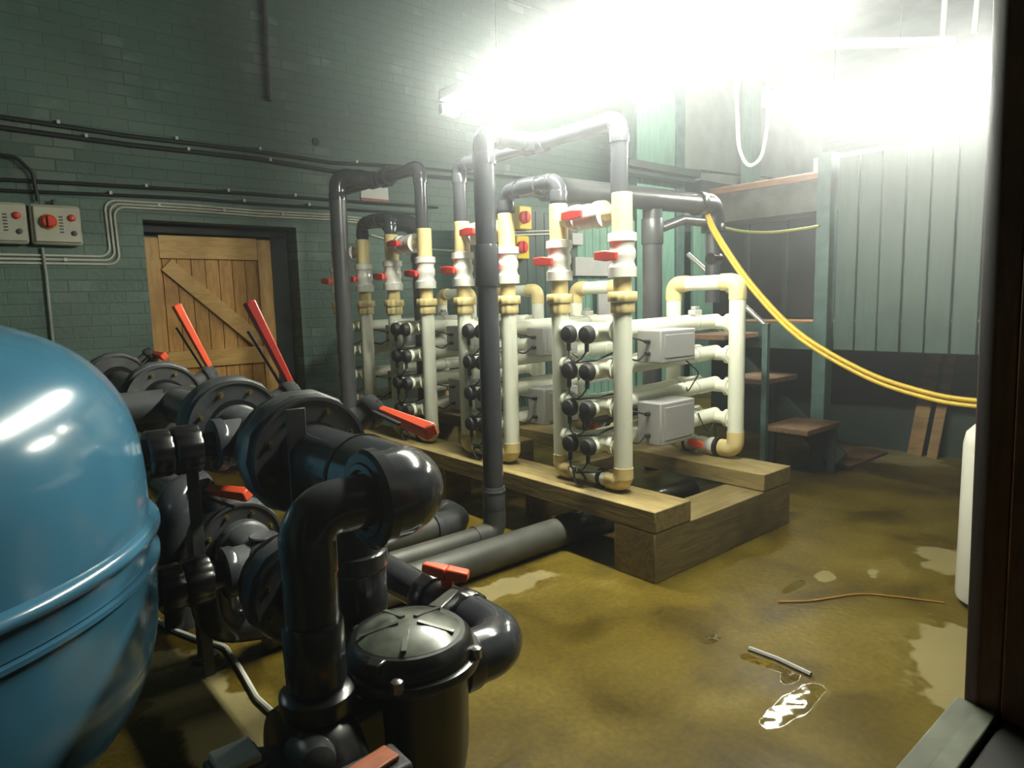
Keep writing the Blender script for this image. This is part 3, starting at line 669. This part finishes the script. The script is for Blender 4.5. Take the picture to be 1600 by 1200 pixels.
# ------------------------------------------------------------------ valve manifold in front of the tank
MX = .965
t = thing('valve_manifold', (MX, 2.5, 0), 'dark grey manifold of big flanged butterfly valves beside the blue tank', 'pipework')
def butterfly(c, stem, lever, Ll=.40, R=.212, mt='orange', bolts=True, near=True):
    c = Vector(c); st = Vector(stem).normalized(); lv = Vector(lever).normalized()
    # body: angular waisted disc
    b = G()
    b.lathe([(R*.9, -.06), (R*1.04, -.045), (R*1.08, -.02), (R*1.08, .02), (R*1.04, .045), (R*.9, .06)], c, (0, 1, 0), 14)
    b.cyl(c+st*R*.9, c+st*(R+.085), .05, 18).lathe([(.062, 0), (.066, .01), (.066, .035), (.05, .04)], c+st*(R+.07), st, 20)
    body = b.build('butterfly_valve', 'castiron', t, angle=25)
    for sgn in ((-1, 1) if near else (1,)):
        f = G()
        f.lathe([(R*.60, .0), (R*.98, 0), (R*.99, .03), (R*.93, .032), (R*.90, .012), (R*.62, .010), (R*.58, .03)], c+V(0, sgn*.062, 0), (0, sgn, 0), 48)
        fo = f.build('pipe_flange', 'black', t)
        rr = G()
        rr.lathe([(R*.93, .026), (R*.985, .026), (R*.985, .036), (R*.93, .036), (R*.93, .026)], c+V(0, sgn*.062, 0), (0, sgn, 0), 48).build('flange_rim', 'castiron', fo)
        if sgn == -1 and bolts:
            for k in range(8):
                a = 2*PI*(k+.5)/8
                pz = c + V(math.cos(a)*R*.77, 0, math.sin(a)*R*.77)
                G().lathe([(.017, 0), (.017, .018), (.008, .018), (.008, .032)], pz+V(0, -.072, 0), (0, -1, 0), 6).build('bolt', 'brass', fo)
    h = c+st*(R+.115)
    side = st.cross(lv).normalized()
    G().lathe([(.045, -.02), (.055, -.01), (.055, .012), (.04, .02)], h, st, 24, rib=.08, ribn=12).build('lever_hub', 'castiron', body)
    G().bar(h+lv*.03, h+lv*(.05+Ll), .040, .034, up=st, w1=.050, h1=.052).build('valve_lever', mt, body, bevel=.008)
    G().bar(h+lv*.04-st*.035-side*.02, h+lv*(.02+Ll*.78)-st*.055-side*.035, .012, .012, up=st).build('trigger_rod', 'bar', body, bevel=.002)
    return body
S1 = (.75, 0, .66)
UZ = 1.075
butterfly((MX, 2.345, UZ), (.93, .0, .37), (.0, -1, -.10), .35)
butterfly((MX, 3.14, UZ), (.93, 0, .37), (-.36, .1, .93), .42, mt='darkred')
butterfly((MX, 4.40, UZ), (.93, 0, .37), (-.36, .1, .93), .42)
butterfly((MX, 5.75, UZ), (.8, 0, .6), (.1, -1, -.05), .2, bolts=False)
G().cyl((MX, 1.84, UZ), (MX, 2.345, UZ), .112, 36).build('outlet_pipe', 'grey', t)
g = G(); g.lathe([(.125, 0), (.13, .01), (.13, .05), (.114, .06)], (MX, 2.345, UZ), (0, -1, 0), 36).build('stub_flange', 'castiron', t)
# reducing elbow swinging round to the left
G().tube([(MX, 1.90, UZ), (MX, 1.62, UZ), (.86, 1.62, UZ)], .124, .15, 40, 14).lathe([(.126, 0), (.128, .02)], (MX, 1.90, UZ), (0, -1, 0), 36).build('reducing_elbow', 'grey', t)
G().lathe([(.124, .0), (.138, .005), (.138, .035), (.128, .045), (.104, .045), (.094, .03)], (.875, 1.62, UZ), (-1, 0, 0), 40).build('elbow_collar', 'grey', t)
G().lathe([(.10, 0), (.10, .03), (.085, .032), (.078, .02)], (.855, 1.62, UZ), (-1, 0, 0), 36).build('reducing_bush', 'black', t)
G().tube([(.86, 1.62, UZ), (.665, 1.62, UZ), (.665, 1.62, .92)], .073, .105, 32, 12).build('pump_elbow', 'grey', t)
G().cyl((.665, 1.62, .60), (.665, 1.62, .93), .070, 32).build('pump_pipe', 'grey', t)
g = G(); collar(g, (.665, 1.62, .62), (0, 0, 1), .070, .17, 1.13).build('pipe_coupling', 'grey', t)
# tee and union to the tank, upper
def tank_branch(y, z):
    G().cyl((MX, y-.24, z), (MX, y+.24, z), .112, 32).lathe([(.124, 0), (.124, .05), (.113, .06)], (MX, y-.28, z), (0, 1, 0), 32).lathe([(.124, 0), (.124, .05), (.113, .06)], (MX, y+.28, z), (0, -1, 0), 32).cyl((MX, y, z), (MX-.15, y, z), .096, 32).build('tee', 'castiron', t)
    G().lathe([(.10, 0), (.106, .01), (.106, .045), (.096, .05)], (MX-.13, y, z), (-1, 0, 0), 32).lathe([(.058, .0), (.058, .12)], (MX-.16, y, z), (-1, 0, 0), 28).build('branch_socket', 'grey', t)
    u = G().nut((MX-.23, y, z), (MX-.325, y, z), .092, ribs=12, k=.05).nut((MX-.335, y, z), (MX-.42, y, z), .088, ribs=12, k=.05).build('union_nut', 'black', t)
    G().cyl((MX-.41, y, z), (.44, y, z), .062, 24).build('tank_port', 'black', t)
tank_branch(2.82, UZ-.02)
LZ = .515
# lower row
butterfly((MX, 2.49, LZ), (.8, 0, .6), (0, -1, 0), .16, R=.195)
butterfly((MX, 3.21, LZ), (-.45, 0, .9), (.5, -1, -.02), .24, R=.195)
tank_branch(2.82, LZ)
G().lathe([(.055, 0), (.06, .004), (.055, .010), (.04, .006)], (MX, 2.82, LZ+.112), (0, 0, 1), 24).build('tee_plug', 'castiron', t)
G().tube([(MX, 2.47, LZ), (MX, 1.98, LZ), (MX, 1.98, .78)], .105, .16, 36, 12).build('lower_elbow', 'grey', t)
G().cyl((MX, 1.98, .76), (MX, 1.98, 1.03), .098, 36).lathe([(.104, 0), (.112, .01), (.112, .06), (.1, .065)], (MX, 1.98, .74), (0, 0, 1), 36).build('riser_pipe', 'grey', t)
G().cyl((MX, 3.27, UZ), (MX, 4.38, UZ), .092, 28).build('upper_pipe', 'greylt', t)
g = G(); collar(g, (MX, 4.05, UZ), (0, 1, 0), .092, .26, 1.14).cyl((MX, 4.1, UZ), (MX-.42, 4.1, UZ), .09, 24).build('upper_tee', 'greylt', t)
G().cyl((MX, 4.52, UZ), (MX, 5.70, UZ), .09, 24).build('upper_pipe', 'greylt', t)
G().cyl((MX, 3.27, LZ), (MX, 4.4, LZ), .09, 24).tube([(MX, 4.38, LZ), (MX, 4.6, LZ), (MX, 4.6, .9), (MX, 4.6, 1.05)], .09, .1, 24).build('lower_pipe', 'grey', t)
G().tube([(.79, 3.6, .3), (.79, 3.6, .67), (MX, 3.75, .67)], .088, .12, 28, 10).build('end_elbow', 'grey', t)
G().cyl((.79, 3.6, 0.0), (.79, 3.6, .34), .078, 24).build('end_pipe', 'grey', t)
g = G(); g.tube([(.80, 3.02, .44), (.80, 3.02, .22), (1.05, 3.02, .17)], .095, .12, 28, 8).build('lower_outlet_elbow', 'grey', t)
# supports
G().box(.846, .912, 2.17, 2.182, 0.0, 1.262).box(.84, .92, 2.15, 2.2, 0, .01).build('support_bar', 'bar', t, bevel=.002)
G().box(.755, .815, 3.17, 3.20, 0.0, .42).box(.73, .84, 3.15, 3.22, 0, .01).build('support_bar', 'bar', t, bevel=.002)
G().box(.727, .775, 3.0, 3.012, 0.0, .92).build('support_bar', 'bar', t, bevel=.002)
G().box(1.03, 1.10, 4.18, 4.192, 0.0, 1.16).build('support_bar', 'bar', t, bevel=.002)

# ------------------------------------------------------------------ pump
PXC, PYC = .955, 1.63
t = thing('pump', (PXC, PYC, 0), 'black swimming pool pump with clear lidded strainer basket at the bottom of the view', 'pump')
G().lathe([(.10, 0.16), (.15, .20), (.165, .30), (.17, .50), (.172, .56)], (PXC, PYC, 0), (0, 0, 1), 48).build('strainer_body', 'black', t)
G().lathe([(.172, 0), (.205, .005), (.21, .02), (.205, .035), (.18, .04)], (PXC, PYC, .555), (0, 0, 1), 56).build('strainer_rim', 'black', t)
l = G().lathe([(.188, 0), (.19, .015), (.182, .045), (.165, .062), (.150, .062), (.148, .05)], (PXC, PYC, .59), (0, 0, 1), 56).build('lid_ring', 'black', t)
gl = G(); gl.lathe([(.152, 0), (.150, .018), (.12, .034), (.07, .044), (0, .048)], (PXC, PYC, .635), (0, 0, 1), 48)
for k in range(5):
    a = 2*PI*k/5+.3
    gl.bar((PXC+math.cos(a)*.03, PYC+math.sin(a)*.03, .682), (PXC+math.cos(a)*.14, PYC+math.sin(a)*.14, .662), .014, .012)
gl.build('strainer_lid', 'grime', t, angle=50)
for a in (.5, PI+.5):
    d = V(math.cos(a), math.sin(a), 0)
    e = V(PXC, PYC, .635)
    G().bar(e+d*.16, e+d*(.31 if a < 2 else .20), .055, .04, w1=.036, h1=.034).build('lid_lug', 'black', t, bevel=.006)
for a in (1.9, 4.0, 5.4):
    G().lathe([(.018, 0), (.018, .03), (.01, .035)], (PXC+math.cos(a)*.2, PYC+math.sin(a)*.2, .585), (0, 0, 1), 6).build('lid_bolt', 'steel', t)
G().box(.70, .84, PYC-.09, PYC+.09, .24, .52).build('volute_neck', 'black', t, bevel=.02)
G().lathe([(.12, 0), (.19, .02), (.20, .06), (.20, .14), (.17, .18)], (.56, PYC, .36), (1, 0, 0), 48).build('volute', 'black', t)
G().cyl((.665, 1.62, .50), (.665, 1.62, .60), .082, 32).lathe([(.095, 0), (.098, .01), (.098, .05), (.085, .06)], (.665, 1.62, .545), (0, 0, 1), 32).build('outlet_port', 'black', t)
G().lathe([(.06, -.02), (.105, 0), (.115, .02), (.115, .28), (.10, .33)], (.24, PYC, .36), (1, 0, 0), 40, rib=.03, ribn=10).build('motor', 'castiron', t)
tb = G().box(.385, .515, PYC-.06, PYC+.06, .45, .49).build('terminal_box', 'castiron', t, bevel=.01)
G().box(.40, .50, PYC-.048, PYC+.05, .49, .512).build('terminal_lid', 'sign', tb, bevel=.005)
G().lathe([(.05, 0), (.055, .01), (.055, .09), (.045, .115), (.025, .125), (0, .127)], (.605, 1.585, .475), (-.1, -1, .15), 28).build('motor_end_cap', 'greylt', t)
G().box(.30, 1.08, PYC-.13, PYC+.13, 0, .10).box(.5, .62, PYC-.10, PYC+.10, .10, .22).box(.9, 1.0, PYC-.08, PYC+.08, .1, .2).box(.3, .4, PYC-.08, PYC+.08, .1, .28).build('pump_base', 'black', t, bevel=.012)
# suction side pipework with red valve
t = thing('suction_pipe', (1.30, 1.9, 0), 'black suction elbow with a red handled valve beside the pump strainer', 'pipework')
SZ = .49
G().tube([(1.10, PYC, SZ), (1.325, PYC-.02, SZ), (1.325, 1.84, SZ)], .086, .115, 36, 12).build('suction_elbow', 'grey', t)
G().lathe([(.095, 0), (.098, .01), (.098, .06), (.085, .065)], (1.17, PYC, SZ), (-1, 0, 0), 32).build('elbow_socket', 'black', t)
G().nut((1.325, 1.83, SZ), (1.325, 1.90, SZ), .092, ribs=12, k=.04).cyl((1.325, 1.89, SZ), (1.325, 2.05, SZ), .078, 28).nut((1.325, 2.04, SZ), (1.325, 2.11, SZ), .092, ribs=12, k=.04).build('ball_valve', 'black', t)
hg = G().cyl((1.325, 1.97, SZ+.06), (1.325, 1.97, SZ+.11), .022, 16)
hg.bar((1.325-.05, 2.05, SZ+.145), (1.325, 1.97, SZ+.13), .034, .034, w1=.055, h1=.045).bar((1.325, 1.97, SZ+.13), (1.325+.055, 1.91, SZ+.12), .055, .045, w1=.05, h1=.035)
hg.build('valve_handle', 'orange', t, bevel=.008)
G().cyl((1.325, 2.10, SZ), (1.325, 2.52, SZ), .068, 28).build('suction_pipe_run', 'grey', t)
G().tube([(1.325, 2.50, SZ), (1.325, 2.68, SZ), (1.325, 2.68, 0)], .075, .1, 28, 8).build('drop_elbow', 'grey', t)
# items at the bottom edge
o = G().box(.565, .735, 1.315, 1.375, .516, .530, rot=Matrix.Rotation(.15, 3, 'Z')).build('wood_offcut', 'redwood', bevel=.004)
o.location = (0, 0, 0); tag(o, 'reddish brown wooden offcut in front of the pump at the bottom edge', 'wood')
o = G().box(.56, .76, 1.30, 1.405, 0, .515).build('pump_plinth', 'rubber', bevel=.01); tag(o, 'black block in front of the pump carrying the reddish offcut', 'block')
cable('pump_cable', [(.70, 3.75, .012), (.73, 3.58, .012), (.826, 3.3, .012), (.88, 3.2, .012), (.865, 2.95, .012), (.84, 2.67, .012), (.86, 2.40, .012), (.82, 2.0, .012), (.55, 1.85, .2), (.46, 1.70, .46)], .012, 'wcable', 'pale grey cable snaking over the floor from the tank to the pump', 'cable', bend=.15)

# ------------------------------------------------------------------ platform, boards and steps
DX = 6.12
t = thing('boarded_screen', (DX, 1.6, 1.1), 'tall screen of blue green vertical boards on the raised platform at right', 'screen')
y = 2.76; k = 0
while y > .45:
    G().box(DX+.004*(k % 2), DX+.03, y-.183, y-.006, 1.095, 2.78).build('board', 'greenboard', t, bevel=.008); y -= .185; k += 1
G().box(DX+.03, DX+.09, .45, 2.77, 2.55, 2.7).box(DX+.03, DX+.09, .45, 2.77, 1.2, 1.35).build('back_rail', 'greenpost', t)
t = thing('timber_post', (6.1, 2.82, 0), 'square blue green timber post standing at the left end of the board screen', 'post')
G().box(6.03, 6.17, 2.775, 2.90, 0, 2.83).build('post_shaft', 'greenpost', t, bevel=.008)
t = thing('platform_deck', (7, 3.8, 1.1), 'raised platform edge of blue green boards left of the square post', 'platform')
G().box(6.10, 6.16, 2.91, 4.6, 1.09, 1.34).build('deck_fascia', 'greenpost', t, bevel=.006)
G().box(6.22, 7.25, .45, 4.6, 1.26, 1.33).build('deck_boards', 'railwood', t, bevel=.004)
G().box(6.095, 6.17, 2.91, 4.6, 1.342, 1.36).build('deck_nosing', 'railwood', t, bevel=.004)
t = thing('timber_tank', (7.5, 4.5, 0), 'black lined timber tank with an orange brown top edge beyond the platform', 'tank')
G().box(7.3, 7.42, .45, 4.78, 0, 1.25).build('lower_wall', 'darkgreen', t)
for k in range(4):
    y0 = 2.9+k*.47
    G().box(7.305, 7.4, y0+.006, y0+.464, 1.335, 2.42).build('lined_panel', 'liner', t, bevel=.006)
    G().box(7.27, 7.304, y0-.03, y0+.03, 1.335, 2.42).build('batten', 'darkgreen', t, bevel=.004)
G().box(7.26, 7.42, 2.9, 4.78, 2.42, 2.47).build('dark_rail', 'liner', t)
G().box(7.24, 7.42, 2.9, 4.78, 2.475, 2.80).build('top_board', 'greyboard', t, bevel=.006)
G().box(7.18, 7.5, 2.9, 4.78, 2.802, 2.88).build('top_edge', 'railwood', t, bevel=.01)
G().box(7.7, 7.8, 2.9, 3.75, 0, 3.12).build('back_board', 'greyboard', t, bevel=.006)
# steps
t = thing('platform_steps', (5.75, 3.2, 0), 'worn brown wooden steps climbing to the platform behind the racks', 'steps')
for k, (yy, zz) in enumerate(((2.62, .42), (3.02, .82), (3.42, 1.2))):
    G().box(5.42, 6.02, yy, yy+.40, zz, zz+.05).build('tread', 'tread', t, bevel=.008)
G().bar((5.99, 2.6, .12), (5.99, 3.9, 1.2), .045, .18).build('stringer', 'darkgreen', t, bevel=.004)
G().bar((5.40, 3.0, .0), (5.40, 3.0, 1.36), .05, .05, up=(0, 1, 0)).build('handrail_post', 'greenpost', t, bevel=.004)
G().box(5.95, 6.0, 2.63, 2.70, 0, .42).box(5.44, 5.49, 3.30, 3.37, 0, .82).box(5.95, 6.0, 3.2, 3.27, 0, .82).build('step_legs', 'darkgreen', t, bevel=.004)
G().tube([(5.40, 3.80, 2.0), (5.40, 3.0, 1.34)], .022, 0, 12).build('handrail', 'alu', t)
o = G().box(6.1, 6.95, 2.5, 3.0, 0, .03).build('step_base_board', 'tread', bevel=.004); o.location = (.1, .1, 0); tag(o, 'flat brown board on the floor under the steps', 'board')
for k, (a, b) in enumerate((((7.18, 2.40, .0), (7.24, 2.28, 1.08)), ((7.16, 2.24, .0), (7.24, 2.13, 1.08)))):
    o = G().bar(a, b, .13 if k == 0 else .09, .03, up=(1, 0, 0)).build('leaning_plank', 'brownwood', bevel=.003)
    tag(o, ('wider', 'narrower')[k] + ' brown plank leaning in the dark under the board screen', 'plank')
# hose
hp = [(5.1, 3.42, 2.49), (5.12, 3.40, 2.30), (5.1, 3.238, 2.046), (5.1, 2.937, 1.662), (5.1, 2.551, 1.30), (5.1, 2.063, 1.035), (5.1, 1.68, .92), (5.1, 1.38, .885), (5.1, .9, .9), (5.1, .46, 1.0)]
def smooth(pts, n=8):
    P = [Vector(q) for q in pts]; P = [P[0]*2-P[1]] + P + [P[-1]*2-P[-2]]; out_ = []
    for i in range(1, len(P)-2):
        for k in range(n):
            s = k/n; a, b, c, d = P[i-1], P[i], P[i+1], P[i+2]
            out_.append(.5*((2*b)+(c-a)*s+(2*a-5*b+4*c-d)*s*s+(3*b-a-3*c+d)*s**3))
    out_.append(P[-2]); return out_
o = G().tube(smooth(hp), .017, 0, 12).build('yellow_hose', 'hose'); tag(o, 'upper strand of the yellow hose sagging from the pipe end across the platform', 'hose')
hp2 = [(x-.012, y, z-.036) for x, y, z in hp]
o = G().tube(smooth(hp2), .016, 0, 12).build('yellow_hose', 'hose'); tag(o, 'lower strand of the yellow hose sagging from the pipe end across the platform', 'hose')
o = G().tube(smooth([(6.02, 3.92, 2.31), (6.02, 3.6, 2.22), (6.02, 3.3, 2.185), (6.02, 3.0, 2.19), (6.02, 2.86, 2.2)]), .012, 0, 8).build('thin_cable', 'ylcable'); tag(o, 'thin yellow green cable slung between the pipe end and the square post', 'cable')
o = G().tube(smooth([(3.2, 1.68, .006), (3.344, 1.565, .006), (3.588, 1.44, .006), (3.7, 1.29, .006), (3.80, 1.10, .006)]), .0045, 0, 6).build('thin_wire', 'rustwire'); tag(o, 'thin brown wire lying on the wet floor in front of the white cylinder', 'wire')
o = G().tube([(2.66, 1.53, .008), (2.67, 1.40, .008), (2.655, 1.24, .008)], .010, .1, 6).build('plastic_strip', 'box'); tag(o, 'short pale plastic strip lying on the wet floor above the puddle', 'strip')
# white cylinder by the window frame
t = thing('white_cylinder', (3.84, 1.02, 0), 'white enamelled upright cylinder half hidden behind the window frame', 'cylinder')
G().lathe([(.16, .06), (.165, .08), (.165, .86), (.155, .92), (.12, .96), (.05, .975), (0, .978)], (3.945, .925, -.03), (0, 0, 1), 48).build('cylinder_body', 'whitepaint', t)
G().lathe([(.13, 0), (.13, .06)], (3.945, .925, 0), (0, 0, 1), 32).build('cylinder_foot', 'black', t)

# ------------------------------------------------------------------ lamps
def batten(name, p0, p1, label, n=2, sp=.09):
    p0, p1 = Vector(p0), Vector(p1); d = (p1-p0).normalized(); sd = d.cross(V(0, 0, 1)).normalized()
    t = thing(name, tuple((p0+p1)/2), label, 'lamp')
    G().bar(p0+V(0, 0, .09), p1+V(0, 0, .09), .07 + sp*(n-1), .07).build('lamp_body', 'lampw', t, bevel=.008)
    for k in range(n):
        off = sd*(k-(n-1)/2)*sp
        G().cyl(p0+off+d*.03, p1+off-d*.03, .019, 10).build('lamp_tube', 'lamp', t, flat=True)
    for e in (p0, p1):
        G().bar(e-d*.015, e+d*.03, .05+sp*(n-1), .07).build('lamp_holder', 'lampw', t)
    for s in (.2, .8):
        q = p0.lerp(p1, s)+V(0, 0, .12)
        G().cyl(q, V(q.x, q.y, 5.6), .006, 6).build('hanger', 'steel', t)
    return t
batten('fluorescent_lamp', (2.84, 3.98, 2.93), (2.91, 1.35, 2.95), 'long bright fluorescent lamp above the near racks, the left of the lamps')  # near end carried on out of view to add fill light
batten('fluorescent_lamp', (7.0, 3.92, 3.65), (8.9, 3.92, 3.65), 'bright lamp hanging over the timber tank, left part of the right hand glare')
batten('fluorescent_lamp', (6.9, 2.85, 3.3), (6.9, 1.55, 3.3), 'bright lamp hanging just above the board screen, right part of the glare')
t = thing('hanging_trunking', (5.06, 2.08, 3.3), 'white horizontal trunking lit from below above the right hand lamps', 'trunking')
G().bar((4.62, 2.44, 3.3), (5.5, 1.72, 3.3), .07, .05).build('trunking_body', 'lampw', t, bevel=.006)
G().cyl((5.44, 1.77, 3.32), (5.40, 1.73, 5.6), .018, 10).build('hanger', 'lampw', t)
G().cyl((5.50, 1.60, 3.32), (5.62, 1.55, 5.6), .018, 10).build('hanger', 'lampw', t)
G().cyl((4.75, 2.33, 3.32), (4.75, 2.33, 5.6), .012, 10).build('hanger', 'lampw', t)
o = G().tube(smooth([(5.0, 3.081, 3.6), (5.0, 3.08, 3.35), (5.0, 3.063, 3.03), (5.0, 3.042, 2.78), (5.0, 2.96, 2.63), (5.0, 2.86, 2.66), (5.0, 2.82, 2.80), (5.0, 2.80, 3.05), (5.0, 2.85, 3.5), (5, 3.0, 3.65), (5.0, 3.081, 3.6)]), .014, 0, 8).build('hanging_cable', 'wcable'); tag(o, 'white cable hanging in a long loop between the two lamps', 'cable')
o = G().cyl((5.0, 3.08, 3.58), (5.0, 3.08, 5.6), .008, 6).build('cable_hanger', 'steel'); tag(o, 'thin rod holding the looped white cable from the ceiling', 'rod')

cable('black_cable', [(9.0, 7.08, 3.72), (10.5, 7.08, 3.80), (12.5, 7.08, 3.88), (14.9, 7.08, 3.95)], .018, 'bcable', 'thin dark cable clipped along the pale wall above the timber tank', 'cable', clips=None)
# ------------------------------------------------------------------ world and view
w = bpy.data.worlds.new('world'); SC.world = w; w.use_nodes = True
bg = w.node_tree.nodes['Background']; bg.inputs[0].default_value = (.5, .55, .5, 1); bg.inputs[1].default_value = .012
SC.view_settings.view_transform = 'Standard'; SC.view_settings.look = 'None'; SC.view_settings.gamma = 1
SC.view_settings.use_curve_mapping = False
SC.view_settings.exposure = .2
cy = SC.cycles
cy.use_denoising = True; cy.max_bounces = 8; cy.diffuse_bounces = 4; cy.glossy_bounces = 3; cy.transparent_max_bounces = 8
cy.volume_bounces = 0; cy.caustics_reflective = False; cy.caustics_refractive = False; cy.sample_clamp_indirect = 8
cy.use_adaptive_sampling = False
